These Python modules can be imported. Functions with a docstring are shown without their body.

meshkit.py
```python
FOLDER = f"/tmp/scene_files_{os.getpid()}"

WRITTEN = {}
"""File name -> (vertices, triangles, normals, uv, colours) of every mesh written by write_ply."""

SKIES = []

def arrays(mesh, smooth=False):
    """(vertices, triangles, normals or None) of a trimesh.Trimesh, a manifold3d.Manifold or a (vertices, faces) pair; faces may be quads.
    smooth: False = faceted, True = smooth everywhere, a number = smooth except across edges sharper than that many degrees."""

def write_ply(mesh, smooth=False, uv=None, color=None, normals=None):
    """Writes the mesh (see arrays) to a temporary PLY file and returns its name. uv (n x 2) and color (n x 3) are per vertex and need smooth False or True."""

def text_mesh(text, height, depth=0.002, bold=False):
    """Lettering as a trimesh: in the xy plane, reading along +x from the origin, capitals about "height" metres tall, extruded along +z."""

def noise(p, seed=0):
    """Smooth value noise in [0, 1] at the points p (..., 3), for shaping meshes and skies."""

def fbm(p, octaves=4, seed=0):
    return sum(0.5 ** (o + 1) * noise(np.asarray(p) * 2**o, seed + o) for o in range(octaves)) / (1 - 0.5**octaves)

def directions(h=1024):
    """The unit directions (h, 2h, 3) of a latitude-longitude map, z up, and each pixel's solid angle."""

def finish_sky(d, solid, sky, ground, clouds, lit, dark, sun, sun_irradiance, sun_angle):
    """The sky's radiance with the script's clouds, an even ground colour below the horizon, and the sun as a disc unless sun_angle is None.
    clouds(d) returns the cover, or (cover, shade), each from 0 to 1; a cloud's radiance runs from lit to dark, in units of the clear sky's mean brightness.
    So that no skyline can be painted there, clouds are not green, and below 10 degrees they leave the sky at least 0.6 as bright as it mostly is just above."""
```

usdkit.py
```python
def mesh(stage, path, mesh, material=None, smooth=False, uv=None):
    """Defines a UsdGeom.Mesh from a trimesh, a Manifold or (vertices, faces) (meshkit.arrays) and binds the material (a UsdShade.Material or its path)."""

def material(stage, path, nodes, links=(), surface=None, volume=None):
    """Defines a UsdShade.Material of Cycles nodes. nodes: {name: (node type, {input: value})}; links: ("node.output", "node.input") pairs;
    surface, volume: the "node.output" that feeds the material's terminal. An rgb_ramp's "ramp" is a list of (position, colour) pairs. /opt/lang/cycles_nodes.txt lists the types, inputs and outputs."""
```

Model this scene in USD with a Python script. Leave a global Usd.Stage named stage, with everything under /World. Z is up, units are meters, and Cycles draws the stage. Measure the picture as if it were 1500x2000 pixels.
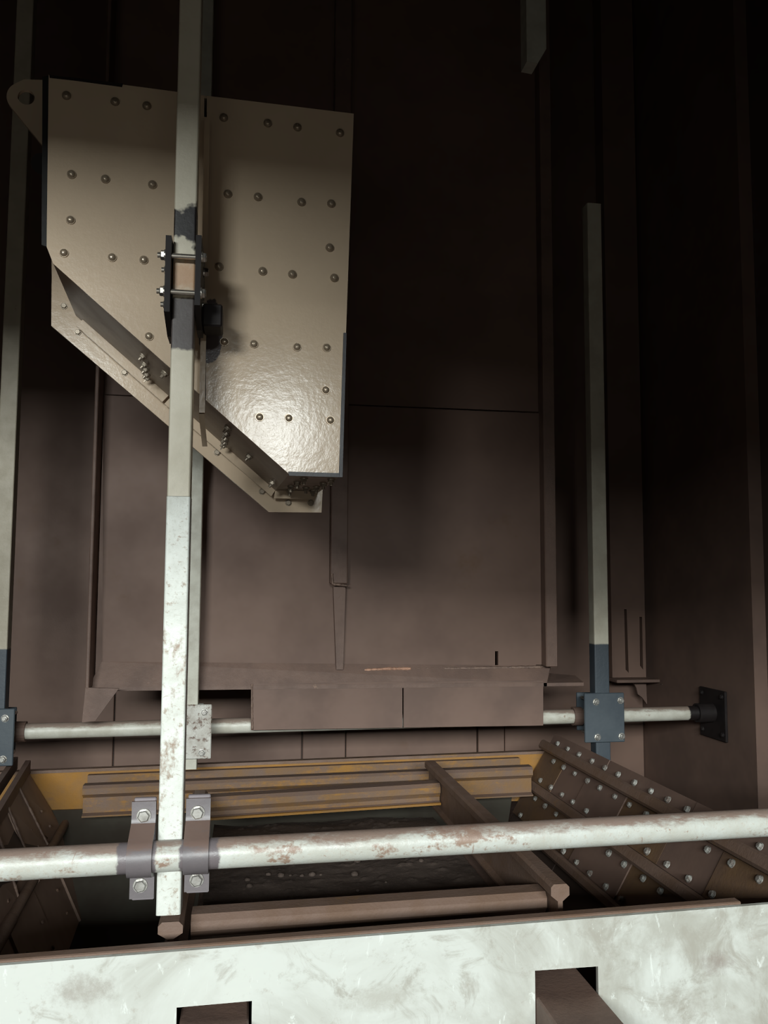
import math, random
import numpy as np, trimesh, manifold3d, usdkit, meshkit
from shapely.geometry import Polygon, Point
from pxr import Usd, UsdGeom, UsdLux, UsdShade, Gf, Sdf

stage = Usd.Stage.CreateInMemory()
UsdGeom.SetStageUpAxis(stage, "Z"); UsdGeom.SetStageMetersPerUnit(stage, 1.0)
UsdGeom.Xform.Define(stage, "/World"); UsdGeom.Scope.Define(stage, "/World/Looks")
rng = random.Random(7)

# ------------------------------------------------------------------ camera, sky, exposure
FPX, PITCH, YAW, ROLL = 1700.0, math.atan(145 / 1700), math.radians(8.9), math.radians(0.25)
CAM = np.array([0, 0, 1.7])
FW = np.array([math.sin(YAW) * math.cos(PITCH), math.cos(YAW) * math.cos(PITCH), math.sin(PITCH)])
R0 = np.cross(FW, [0, 0, 1.0]); R0 /= np.linalg.norm(R0); U0 = np.cross(R0, FW)
RT = R0 * math.cos(ROLL) + U0 * math.sin(ROLL); UP = -R0 * math.sin(ROLL) + U0 * math.cos(ROLL)
EXPOSURE = 0.0
cam = UsdGeom.Camera.Define(stage, "/World/camera")
cam.CreateHorizontalApertureAttr(36.0); cam.CreateVerticalApertureAttr(48.0)
cam.CreateFocalLengthAttr(36.0 * FPX / 1500); cam.CreateExposureAttr(EXPOSURE)
cam.CreateClippingRangeAttr(Gf.Vec2f(0.05, 500))
m4 = Gf.Matrix4d(*RT, 0, *UP, 0, *(-FW), 0, *CAM, 1)
cam.AddTransformOp().Set(m4)
# daylight: the long high window of the hall behind the camera (12 m away); the enclosure's opening lets it in
win = UsdLux.RectLight.Define(stage, "/World/hall_window_daylight")
WX0, WX1, WZ0, WZ1, WY = -6.8, 2.85, 3.9, 5.6, -12.0
win.CreateWidthAttr(WX1 - WX0); win.CreateHeightAttr(WZ1 - WZ0); win.CreateIntensityAttr(62.0); win.CreateColorAttr(Gf.Vec3f(0.94, 1.0, 0.985))
win.AddTransformOp().Set(Gf.Matrix4d(1, 0, 0, 0, 0, 0, 1, 0, 0, -1, 0, 0, (WX0 + WX1) / 2, WY, (WZ0 + WZ1) / 2, 1))
OPEN = dict(x0=-1.75, x1=1.6, y=-0.4)   # the enclosure's opening behind the camera; its unseen head is shaped for shade and the box highlight
SHADE_HEAD = [(1.6, 2.27), (.62, 2.27), (.62, 2.73), (.27, 2.73), (.27, 2.27), (-.60, 2.27), (-.68, 3.03), (-1.73, 3.03)]

def ray(x, y): return FW + (x - 750) / FPX * RT - (y - 1000) / FPX * UP
def aty(x, y, Y): d = ray(x, y); return CAM + d * (Y - CAM[1]) / d[1]
def atz(x, y, Z): d = ray(x, y); return CAM + d * (Z - CAM[2]) / d[2]
def onplane(x, y, p, n): d = ray(x, y); return CAM + d * (np.dot(np.asarray(p) - CAM, n) / np.dot(d, n))

# ------------------------------------------------------------------ materials
class Ref(str): pass
class Graph:
    def __init__(s): s.nodes, s.links, s.k = {}, [], 0
    def n(s, kind, out, **kw):
        s.k += 1; name = f"n{s.k}"; vals = {}
        for k, v in kw.items():
            if isinstance(v, Ref): s.links.append((str(v), f"{name}.{k}"))
            else: vals[k] = v
        s.nodes[name] = (kind, vals); return Ref(f"{name}.{out}")
    def pos(s):
        if not hasattr(s, "_p"): s._p = s.n("geometry", "position"); s._x = None
        return s._p
    def xyz(s, i):
        if not getattr(s, "_x", None):
            r = s.n("separate_xyz", "x", vector=s.pos()); s._x = str(r).split(".")[0]
        return Ref(f"{s._x}.{'xyz'[i]}")
    def noise(s, scale, detail=4, rough=0.6, vec=None, stretch=None, dist=0.0):
        v = vec or s.pos()
        if stretch: v = s.n("mapping", "vector", vector=v, scale=stretch)
        return s.n("noise_texture", "fac", vector=v, scale=scale, detail=detail, roughness=rough, distortion=dist)
    def math(s, op, a, b=0.0): return s.n("math", "value", math_type=op, value1=a, value2=b)
    def step(s, v, a, b): return s.n("map_range", "result", range_type="smoothstep", value=v, from_min=a, from_max=b, to_min=0.0, to_max=1.0, clamp=True)
    def mix(s, f, a, b): return s.n("mix_color", "result", fac=f, a=a, b=b)
    def mixf(s, f, a, b): return s.n("mix_float", "result", fac=f, a=a, b=b)

def band(g, axis, lo, hi, wob=0.012, soft=0.004, scale=45):
    """1 between lo and hi along a world axis, with a brushed, uneven border: an area of primer."""
    v = g.math("add", g.xyz(axis), g.math("multiply", g.math("subtract", g.noise(scale, 3, 0.6), 0.5), wob * 2))
    return g.math("multiply", g.step(v, lo - soft, lo + soft), g.math("subtract", 1.0, g.step(v, hi - soft, hi + soft)))

def material(name, base, var=None, vscale=6, rough=0.6, metal=0.0, wear=None, wear_lo=0.58, wear_hi=0.66, wscale=14, wstretch=None, dust=None, dust_amt=0.5,
             bands=(), blob=None, bump=0.15, bscale=60, bdist=0.004, spec=0.5, fine=None, ramp2=None, rough_var=0.12, scratch=None, coat=0.0):
    g = Graph()
    c = base
    if var is not None:
        c = g.mix(g.step(g.noise(vscale, 5, 0.62), 0.35, 0.68), base, var)
    if fine is not None:
        c = g.mix(g.step(g.noise(vscale * 9, 4, 0.7), 0.52, 0.72), c, fine)
    if scratch is not None:
        c = g.mix(g.math("multiply", g.step(g.noise(26, 5, 0.7, stretch=scratch[1], dist=0.6), 0.62, 0.70), 0.7), c, scratch[0])
    r = rough
    if wear is not None:
        w = g.step(g.math("add", g.math("multiply", g.noise(wscale, 6, 0.7, stretch=wstretch), 0.75), g.math("multiply", g.noise(wscale * 5, 4, 0.7), 0.25)), wear_lo, wear_hi)
        c = g.mix(w, c, wear)
    if ramp2 is not None:      # a second stain layer
        c = g.mix(g.step(g.noise(ramp2[1], 6, 0.68, dist=ramp2[4] if len(ramp2) > 4 else 0), ramp2[2], ramp2[3]), c, ramp2[0])
    if dust is not None:       # dust lying on faces that look upwards
        nz = g.n("separate_xyz", "z", vector=g.n("geometry", "normal"))
        d = g.step(g.math("add", nz, g.math("multiply", g.math("subtract", g.noise(24, 6, 0.75, stretch=(0.35, 1, 1)), 0.5), 1.9)), 0.30, 0.80)
        c = g.mix(g.math("multiply", d, dust_amt), c, dust)
    for axis, lo, hi, col, *rest in bands:
        c = g.mix(band(g, axis, lo, hi, *(rest or ())), c, col)
    if blob is not None:
        (px, py, pz), (sx, sz), col = blob
        dx = g.math("divide", g.math("subtract", g.xyz(0), px), sx); dz = g.math("divide", g.math("subtract", g.xyz(2), pz), sz)
        d = g.math("add", g.math("multiply", dx, dx), g.math("multiply", dz, dz))
        d = g.math("add", d, g.math("multiply", g.math("subtract", g.noise(50, 3), 0.5), 0.6))
        c = g.mix(g.math("subtract", 1.0, g.step(d, 0.9, 1.02)), c, col)
    kw = dict(base_color=c, metallic=metal, specular_ior_level=spec)
    kw["roughness"] = g.mixf(g.noise(vscale * 2, 4), max(0.05, rough - rough_var), min(1.0, rough + rough_var))
    if coat: kw.update(coat_weight=coat, coat_roughness=0.12)
    if bump:
        kw["normal"] = g.n("bump", "normal", height=g.noise(bscale, 4, 0.65), strength=bump, distance=bdist)
    s = g.n("principled_bsdf", "BSDF", **kw)
    return usdkit.material(stage, "/World/Looks/" + name, g.nodes, g.links, surface=str(s))

def srgb(r, g, b): return tuple(((v / 255) / 12.92 if v <= 10 else ((v / 255 + 0.055) / 1.055) ** 2.4) for v in (r, g, b))
BROWN, BROWN2, BROWNR = srgb(118, 95, 84), srgb(104, 84, 75), srgb(124, 88, 60)
GREYP, BLUEP, BLACKP = srgb(76, 70, 70), srgb(66, 74, 81), srgb(31, 26, 26)
WHITE, WHITE2 = srgb(212, 215, 208), srgb(196, 198, 188)

# ------------------------------------------------------------------ scene helpers
names = {}
def numbered(parent, name):
    k = names.get((parent, name), 0); names[(parent, name)] = k + 1
    return name if k == 0 else f"{name}_{k:03d}"
def tag(prim, label=None, cat=None, group=None, kind=None):
    for k, v in (("label", label), ("category", cat), ("group", group), ("kind", kind)):
        if v: prim.SetCustomDataByKey(k, v)
    return prim
class Thing:
    def __init__(s, name, label, cat, at, group=None, kind=None):
        s.path = "/World/" + numbered("/World", name); s.at = np.asarray(at, float)
        x = UsdGeom.Xform.Define(stage, s.path); x.AddTranslateOp().Set(Gf.Vec3d(*map(float, s.at)))
        s.prim = tag(x.GetPrim(), label, cat, group, kind)
    def part(s, name, mesh, mat, parent=None, smooth=False, label=None, kind=None):
        base = parent or s.path
        path = base + "/" + numbered(base, name)
        v, f = (np.asarray(mesh.vertices), np.asarray(mesh.faces)) if hasattr(mesh, "vertices") else meshkit.arrays(mesh)[:2]
        p = usdkit.mesh(stage, path, trimesh.Trimesh(v - s.at, f, process=False), mat, smooth=smooth).GetPrim()
        tag(p, label=label, kind=kind); return path
def single(name, mesh, mat, label, cat, group=None, kind=None, smooth=False):
    path = "/World/" + numbered("/World", name)
    b = mesh.bounds; at = np.array([*(b.mean(0)[:2]), b[0][2]])
    m = usdkit.mesh(stage, path, trimesh.Trimesh(mesh.vertices - at, mesh.faces, process=False), mat, smooth=smooth)
    m.AddTranslateOp().Set(Gf.Vec3d(*map(float, at)))
    return tag(m.GetPrim(), label, cat, group, kind)
def struct(name, mesh, mat, label=None):
    p = single(name, mesh, mat, label, None, kind="structure"); return str(p.GetPath())

def hull(pts): return trimesh.convex.convex_hull(np.asarray(pts, float))
def box(lo, hi, ch=0.0):
    lo, hi = np.minimum(lo, hi).astype(float), np.maximum(lo, hi).astype(float)
    if not ch:
        m = trimesh.creation.box(hi - lo); m.apply_translation((lo + hi) / 2); return m
    ch = min(ch, 0.3 * float((hi - lo).min())); pts = []
    for i in range(3):
        for sx in np.ndindex(2, 2, 2):
            p = np.where(np.array(sx) == 1, hi - ch, lo + ch); p[i] = hi[i] if sx[i] else lo[i]; pts.append(p)
    return hull(pts)
def frame_box(o, ex, ey, ez, lo, hi, ch=0.0):
    m = box(lo, hi, ch); m.vertices = np.asarray(o) + m.vertices @ np.array([ex, ey, ez]); return m
def prism(poly, origin, ex, ez, ey, d0, d1):
    """A shapely polygon in the (ex, ez) plane, extruded from d0 to d1 along ey."""
    ex, ez, ey = (np.asarray(q, float) for q in (ex, ez, ey))
    m = trimesh.creation.extrude_polygon(poly, d1 - d0, engine="earcut")
    v = np.asarray(m.vertices); w = np.asarray(origin) + v[:, :1] * ex + v[:, 1:2] * ez + (v[:, 2:] + d0) * ey
    m = trimesh.Trimesh(w, m.faces, process=False)
    if np.dot(np.cross(ex, ez), ey) < 0: m.invert()
    return m
X, Yv, Z = np.eye(3)
def plate(px, Y, thick, holes=(), ch=0):
    """Pixel outline -> outline on the plane at depth Y -> a steel plate of that thickness going away from the camera."""
    f = lambda q: [tuple(aty(x, y, Y)[[0, 2]]) for x, y in q]
    return prism(Polygon(f(px), [f(h) for h in holes]), [0, Y, 0], X, Z, Yv, 0, thick)
def tube_between(a, b, r, sides=24, r2=None, wob=0):
    a, b = np.asarray(a, float), np.asarray(b, float)
    m = trimesh.creation.cylinder(radius=r, segment=(a, b), sections=sides); return m
def hexhead(c, n, r=0.012, h=0.010, dome=False, turn=0.3, stud=None):
    """Washer, hexagon head or nut (or a domed head), seen along its normal n."""
    n = np.asarray(n, float) / np.linalg.norm(n); c = np.asarray(c, float)
    a = np.cross(n, [0.13, 0.2, 1.0]); a /= np.linalg.norm(a); b = np.cross(n, a)
    def ring(rad, z, k): t = np.arange(k) * 2 * math.pi / k + turn; return c + np.cos(t)[:, None] * a * rad + np.sin(t)[:, None] * b * rad + n * z
    wash = hull(np.vstack([ring(r * 1.2, 0, 16), ring(r * 1.15, 0.003, 16)]))
    if dome:
        head = hull(np.vstack([ring(r, 0.003, 14), ring(r * 0.97, h * .45, 14), ring(r * .75, h * .8, 14), ring(r * .4, h, 14)]))
    else:
        head = hull(np.vstack([ring(r, 0.003, 6), ring(r, h * .8, 6), ring(r * .82, h, 6)]))
    ms = [wash, head]
    if stud: ms.append(hull(np.vstack([ring(stud[0], h * .8, 10), ring(stud[0] * .9, stud[1], 10)])))
    return trimesh.util.concatenate(ms)
def extrude_y(profile, y0, y1): return prism(Polygon(profile), [0, 0, 0], X, Z, Yv, y0, y1)
def rail_profile(x, ztop, w=0.056, h=0.044, web=0.016, total=0.105):
    c = w * .16; t = ztop; lo = t - h; b = t - total; k = h * .34
    return [(x - w / 2, t - c), (x - w / 2 + c, t), (x + w / 2 - c, t), (x + w / 2, t - c), (x + w / 2, lo + k), (x + web / 2, lo), (x + web / 2, b + .012),
            (x + w / 2, b + .006), (x + w / 2, b), (x - w / 2, b), (x - w / 2, b + .006), (x - web / 2, b + .012), (x - web / 2, lo), (x - w / 2, lo + k)]

M = {}
M["brown"] = material("brown_primer", BROWN, BROWN2, 3.0, 0.62, wear=srgb(132, 108, 94), wear_lo=0.66, wear_hi=0.78, wscale=5, bump=0.1, bscale=50, spec=0.35)
M["brown_scarred"] = material("brown_primer_scarred", BROWN, BROWN2, 7.0, 0.6, wear=srgb(150, 122, 104), wear_lo=0.62, wear_hi=0.70, wscale=18, bump=0.3, bscale=70, spec=0.4)
M["brown_wall"] = material("brown_wall_paint", srgb(119, 95, 83), srgb(107, 85, 75), 2.2, 0.6, wear=srgb(104, 76, 50), wear_lo=0.56, wear_hi=0.75, wscale=1.6, bump=0.12, bscale=30, spec=0.35)
M["brown_lit"] = material("brown_lit", srgb(152, 127, 112), srgb(140, 116, 102), 5.0, 0.6, wear=srgb(110, 88, 74), wear_lo=0.6, wear_hi=0.75, wscale=6, bump=0.15, bscale=60, spec=0.4)  # brown paint lightened to stand in for light missing on the left liner
M["weld"] = material("weld_metal", srgb(112, 92, 82), srgb(140, 116, 102), 40, 0.5, bump=0.6, bscale=150, metal=0.2)
M["scar"] = material("fresh_weld_scar", srgb(196, 150, 124), srgb(150, 112, 92), 60, 0.5, bump=0.6, bscale=150)
M["rusty"] = material("rusty_brown", srgb(116, 95, 82), srgb(128, 98, 66), 9.0, 0.7, wear=srgb(152, 110, 54), wear_lo=0.51, wear_hi=0.65, wscale=7, wstretch=(0.4, 1, 1.6), dust=srgb(112, 92, 82), dust_amt=0.9, bump=0.35, bscale=80, spec=0.3)
M["liner_rust"] = material("liner_rust", srgb(114, 88, 64), srgb(104, 82, 68), 6.0, 0.65, wear=srgb(128, 92, 54), wear_lo=0.56, wear_hi=0.75, wscale=4, bump=0.25, bscale=80, spec=0.3)
M["slate"] = material("slate_edge_paint", srgb(66, 66, 69), srgb(74, 72, 73), 9, 0.5)
M["ochre"] = material("ochre_rust", srgb(144, 108, 66), srgb(160, 115, 54), 6.0, 0.72, wear=srgb(116, 96, 80), wear_lo=0.55, wear_hi=0.68, wscale=8, wstretch=(0.35, 1, 1), bump=0.35, bscale=80, spec=0.3)
M["rail_steel"] = material("rail_brown", srgb(120, 98, 86), srgb(112, 88, 72), 8.0, 0.6, wear=srgb(134, 100, 58), wear_lo=0.58, wear_hi=0.7, wscale=7, wstretch=(.5, .5, 1.5), bump=0.3, bscale=90, spec=0.4)
M["worn"] = material("worn_dull_steel", srgb(88, 84, 75), srgb(74, 66, 58), 4.0, 0.45, metal=0.35, bump=0.1, bscale=40)
M["debris"] = material("caked_dirt", srgb(84, 72, 65), srgb(72, 61, 55), 10, 0.85, fine=srgb(96, 83, 75), bump=0.35, bscale=70, bdist=0.006, spec=0.25)
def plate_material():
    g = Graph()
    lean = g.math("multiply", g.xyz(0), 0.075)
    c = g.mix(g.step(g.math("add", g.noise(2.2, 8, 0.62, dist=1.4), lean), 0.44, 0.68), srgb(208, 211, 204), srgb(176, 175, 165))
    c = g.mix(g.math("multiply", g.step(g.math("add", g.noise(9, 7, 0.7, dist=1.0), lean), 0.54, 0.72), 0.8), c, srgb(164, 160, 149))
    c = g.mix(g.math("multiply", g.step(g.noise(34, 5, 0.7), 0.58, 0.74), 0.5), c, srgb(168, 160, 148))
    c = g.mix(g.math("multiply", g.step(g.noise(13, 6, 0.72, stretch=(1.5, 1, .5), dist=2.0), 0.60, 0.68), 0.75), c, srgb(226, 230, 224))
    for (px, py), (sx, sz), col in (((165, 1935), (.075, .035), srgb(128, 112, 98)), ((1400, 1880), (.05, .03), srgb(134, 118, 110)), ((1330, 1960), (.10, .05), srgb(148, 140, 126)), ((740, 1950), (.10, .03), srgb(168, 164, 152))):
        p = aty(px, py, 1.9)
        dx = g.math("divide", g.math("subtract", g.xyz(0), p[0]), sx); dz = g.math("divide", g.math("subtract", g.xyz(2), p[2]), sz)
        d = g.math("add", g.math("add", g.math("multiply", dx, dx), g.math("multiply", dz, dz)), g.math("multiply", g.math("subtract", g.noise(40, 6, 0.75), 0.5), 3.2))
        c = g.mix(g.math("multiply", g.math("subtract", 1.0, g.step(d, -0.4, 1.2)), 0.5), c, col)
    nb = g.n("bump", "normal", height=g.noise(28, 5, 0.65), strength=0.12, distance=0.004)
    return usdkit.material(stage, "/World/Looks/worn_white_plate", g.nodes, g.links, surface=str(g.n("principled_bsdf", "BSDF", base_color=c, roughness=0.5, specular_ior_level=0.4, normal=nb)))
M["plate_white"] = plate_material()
M["tube_white"] = material("worn_white_tube", srgb(222, 225, 218), srgb(204, 206, 197), 11, 0.45, fine=srgb(196, 196, 186), wear=srgb(150, 128, 110), wear_lo=0.54, wear_hi=0.63, wscale=9, wstretch=(1, 1, .45), ramp2=(srgb(166, 152, 136), 60, 0.57, 0.70), scratch=(srgb(164, 148, 132), (1, 1, 3)), bump=0.2, bscale=60, spec=0.45)
M["rear_white"] = material("dull_white_tube", srgb(200, 198, 184), srgb(180, 176, 162), 9, 0.5, wear=srgb(140, 120, 104), wear_lo=0.66, wear_hi=0.72, wscale=12, wstretch=(1, 1, .4), bump=0.2, spec=0.4)
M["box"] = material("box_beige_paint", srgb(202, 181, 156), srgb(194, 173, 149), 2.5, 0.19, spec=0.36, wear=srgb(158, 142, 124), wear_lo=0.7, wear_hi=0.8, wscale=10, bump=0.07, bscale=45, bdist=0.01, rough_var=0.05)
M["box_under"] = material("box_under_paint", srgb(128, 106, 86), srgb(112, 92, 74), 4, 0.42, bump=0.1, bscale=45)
M["grey_primer"] = material("grey_primer", GREYP, srgb(84, 78, 77), 9, 0.5, bump=0.12)
M["clamp_grey"] = material("clamp_grey_paint", srgb(112, 105, 107), srgb(102, 96, 98), 9, 0.42, dust=srgb(118, 97, 88), dust_amt=0.95, bump=0.12, bscale=50)
M["clamp_back"] = material("clamp_back_paint", srgb(134, 126, 130), srgb(122, 115, 118), 9, 0.5, bump=0.1)
M["blue_primer"] = material("blue_grey_primer", BLUEP, srgb(74, 82, 88), 8, 0.5, bump=0.1)
M["gap_shade"] = material("gap_shade_black", srgb(22, 20, 20), None, 9, 0.7, bump=0.1)  # near-black colour standing in for the shadowed gap beside the box
M["black"] = material("black_paint", BLACKP, srgb(40, 34, 33), 9, 0.6, spec=0.25, bump=0.1)
M["zinc"] = material("zinc_bolt", srgb(196, 194, 188), srgb(150, 146, 140), 60, 0.35, metal=0.7, bump=0.1)
M["chrome"] = material("bright_stud", srgb(158, 142, 122), None, 30, 0.26, metal=0.45, bump=0.05)
M["nut_dull"] = material("dull_nut", srgb(150, 138, 122), None, 30, 0.4, metal=0.4, bump=0.05)
M["bolt_light"] = material("pale_bolt", srgb(166, 166, 160), srgb(112, 100, 92), 70, 0.5, metal=0.2, bump=0.3, bscale=200)
M["mottled"] = material("mottled_plate", srgb(196, 194, 186), srgb(170, 164, 154), 20, 0.5, wear=srgb(110, 90, 78), wear_lo=0.50, wear_hi=0.58, wscale=22, bump=0.2)
M["dark_wall"] = material("dark_wall", srgb(84, 68, 60), srgb(74, 60, 53), 2, 0.7, bump=0.15, bscale=30)
M["concrete"] = material("yard_concrete", srgb(120, 114, 106), srgb(104, 98, 92), 2, 0.85, bump=0.3, bscale=20)

# ------------------------------------------------------------------ the setting: a steel enclosure with one daylight opening
XL, YB, YF, ZC = -1.75, 4.42, OPEN["y"], 5.2
XR = float(aty(1258, 1450, YB)[0])
struct("ground", box([-14, WY - .3, -.12], [14, YF - .02, 0.0]), M["concrete"])
struct("floor", box([XL, YF - .02, -.12], [XR, YB + .1, 0.0]), M["dark_wall"])
struct("ceiling", box([XL - .1, YF - .1, ZC], [XR + .1, YB + .1, ZC + .1]), M["dark_wall"])
struct("wall_left", box([XL - .06, YF, 0], [XL, YB + .1, ZC]), M["dark_wall"])
YRW = 3.2
while aty(1481, 1500, YRW)[0] < XR: YRW += .01
wr = struct("wall_right", box([XR, YRW, 0], [XR + .06, YB + .1, ZC]), M["brown"])
struct("wall_right", box([XR + .06, YF, 0], [XR + .14, YRW + .05, ZC]), M["dark_wall"])
o = OPEN
fp = Polygon([(XL - .1, 0), (XR + .2, 0), (XR + .2, ZC), (XL - .1, ZC)], [[(o["x0"] + .02, .001), (o["x1"], .001)] + SHADE_HEAD])
struct("wall_hall", box([-14, WY - .3, 0], [14, WY - .1, 7]), M["concrete"])
struct("wall_front_light_shaper", prism(fp, [0, YF - .05, 0], X, Z, Yv, 0, .05), M["dark_wall"])  # out of view; steps and notch of its opening are cut to shape the light

# back wall of butted steel sheets
bw = Thing("wall_back", None, None, [0, YB, 0], kind="structure")
seams = [XL] + [aty(x, 1450, YB)[0] for x in (222, 590, 675, 932, 985)] + [XR]
bw.part("backing", box([XL, YB + .02, 0], [XR, YB + .06, ZC]), M["dark_wall"])
for k in range(len(seams) - 1):
    off = (0, .006, -.004, .004, -.006, .002)[k]
    bw.part("panel", box([seams[k] + .003, YB - .006 + off, 0], [seams[k + 1] - .003, YB + .02, ZC], .003), M["brown_wall"])

# ------------------------------------------------------------------ bulkhead: the hanging brown chute plate
YP = 3.672
bh = Thing("bulkhead", "large brown steel bulkhead plate with welded ribs behind the riveted box", "bulkhead", [0.3, YP, 1.1])
top_px = [(205, -420), (1072, -420)]
bh.part("plate", plate([(204, 770), (1070, 805), (1075, -260), (218, -260)], YP + .012, .012), M["brown_wall"])
slot = [(967, 1272), (973, 1272), (973, 1301), (967, 1301)]
notch = [(1047, 1298), (1060, 1298), (1060, 1303), (1047, 1303)]
bh.part("plate", plate([(200, 1318), (1066, 1312), (1070, 808), (202, 772)], YP, .02, [slot, notch]), M["brown_wall"])
# the lip at the foot of the plate: sweeps forward, ends above the openings
pl, pr = aty(199, 1292, YP - .002), aty(1075, 1300, YP - .002)
ql, qr = aty(172, 1343, 3.63), aty(1068, 1334, 3.63)
th = .014
lip = hull([pl, pr, ql, qr, pl - [0, 0, th], pr - [0, 0, th], ql - [0, 0, th], qr - [0, 0, th]])
bh.part("lip", lip, M["brown_scarred"])
lr0, lr1 = aty(1062, 1334, 3.63), aty(1140, 1333, 3.63)
bh.part("ledge", hull([lr0, lr1, lr0 + [0, .2, .03], lr1 + [0, .1, .02], lr0 - [0, 0, th], lr1 - [0, 0, th], lr0 + [0, .2, .015], lr1 + [0, .1, .006]]), M["brown_scarred"])
bh.part("skirt", plate([(490, 1336), (786, 1331), (786, 1421), (490, 1426)], 3.632, .012), M["brown"])
bh.part("skirt", plate([(788.5, 1331), (1061, 1329), (1061, 1417), (788.5, 1421)], 3.632, .012), M["brown"])
# left flange and its foot
fl = aty(166, 1345, 3.55)
flt = 4.3
bh.part("flange", box([fl[0], 3.55, fl[2]], [fl[0] + .014, YP + .02, flt], .003), M["brown_scarred"])
bh.part("gusset", plate([(160, 1411), (186, 1408), (232, 1345), (167, 1343)], 3.55, .014), M["brown_scarred"])
# middle rib: wide upper bar, narrower tail; right rib
c0 = aty(645, 1140, YP - .045); c1 = aty(679, 1140, YP - .045)
bh.part("rib", box([c0[0], YP - .045, c0[2]], [c1[0], YP + .01, 4.3], .004), M["brown_scarred"])
bh.part("rib_tail", plate([(651, 1146), (675, 1146), (670, 1308), (657, 1308)], YP - .03, .035), M["brown_scarred"])
d0 = aty(1067, 1303, YP - .06); d1 = aty(1090, 1303, YP - .06)
bh.part("rib", box([d0[0], YP - .06, d0[2]], [d1[0], YP + .01, 4.4], .004), M["brown_scarred"])
def bead(path, r, seed, k=60):
    rg = np.random.default_rng(seed); p = np.asarray(path, float); t = np.linspace(0, 1, k)
    s = np.linspace(0, 1, len(p)); q = np.stack([np.interp(t, s, p[:, i]) for i in range(3)], 1)
    from_r = r * (0.75 + .5 * rg.random(k)); v, f = [], []
    d = np.gradient(q, axis=0); d /= np.linalg.norm(d, axis=1)[:, None]
    a = np.cross(d, [0.2, 1, .1]); a /= np.linalg.norm(a, axis=1)[:, None]; b = np.cross(d, a); n = 8
    for i in range(k):
        for j in range(n): v.append(q[i] + from_r[i] * (math.cos(j * 6.2832 / n) * a[i] + math.sin(j * 6.2832 / n) * b[i]))
    for i in range(k - 1):
        for j in range(n):
            x0, x1, y0, y1 = i * n + j, i * n + (j + 1) % n, (i + 1) * n + j, (i + 1) * n + (j + 1) % n; f += [[x0, x1, y1], [x0, y1, y0]]
    f += [[0, j + 1, j] for j in range(1, n - 1)] + [[(k - 1) * n, (k - 1) * n + j, (k - 1) * n + j + 1] for j in range(1, n - 1)]
    m = trimesh.Trimesh(v, f, process=False); m.fix_normals(); return m
bh.part("weld_bead", bead([aty(x, y, YP - .004) for x, y in ((205, 1322), (400, 1316), (640, 1311))], .006, 1), M["weld"], smooth=True)
bh.part("weld_bead", bead([aty(x, y, YP - .004) for x, y in ((682, 1308), (860, 1306), (1060, 1303))], .007, 2), M["weld"], smooth=True)
bh.part("weld_scar", bead([aty(x, y, YP - .012) for x, y in ((712, 1309), (760, 1306), (802, 1306))], .006, 3, 30), M["scar"], smooth=True)
bh.part("weld_bead", bead([aty(x, y, YP - .048) for x, y in ((648, 1120), (650, 1141), (679, 1144))], .005, 4, 30), M["weld"], smooth=True)
bh.part("weld_bead", bead([aty(x, y, 3.63) for x, y in ((492, 1336), (492, 1380), (493, 1426))], .004, 5, 30), M["weld"], smooth=True)

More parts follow.
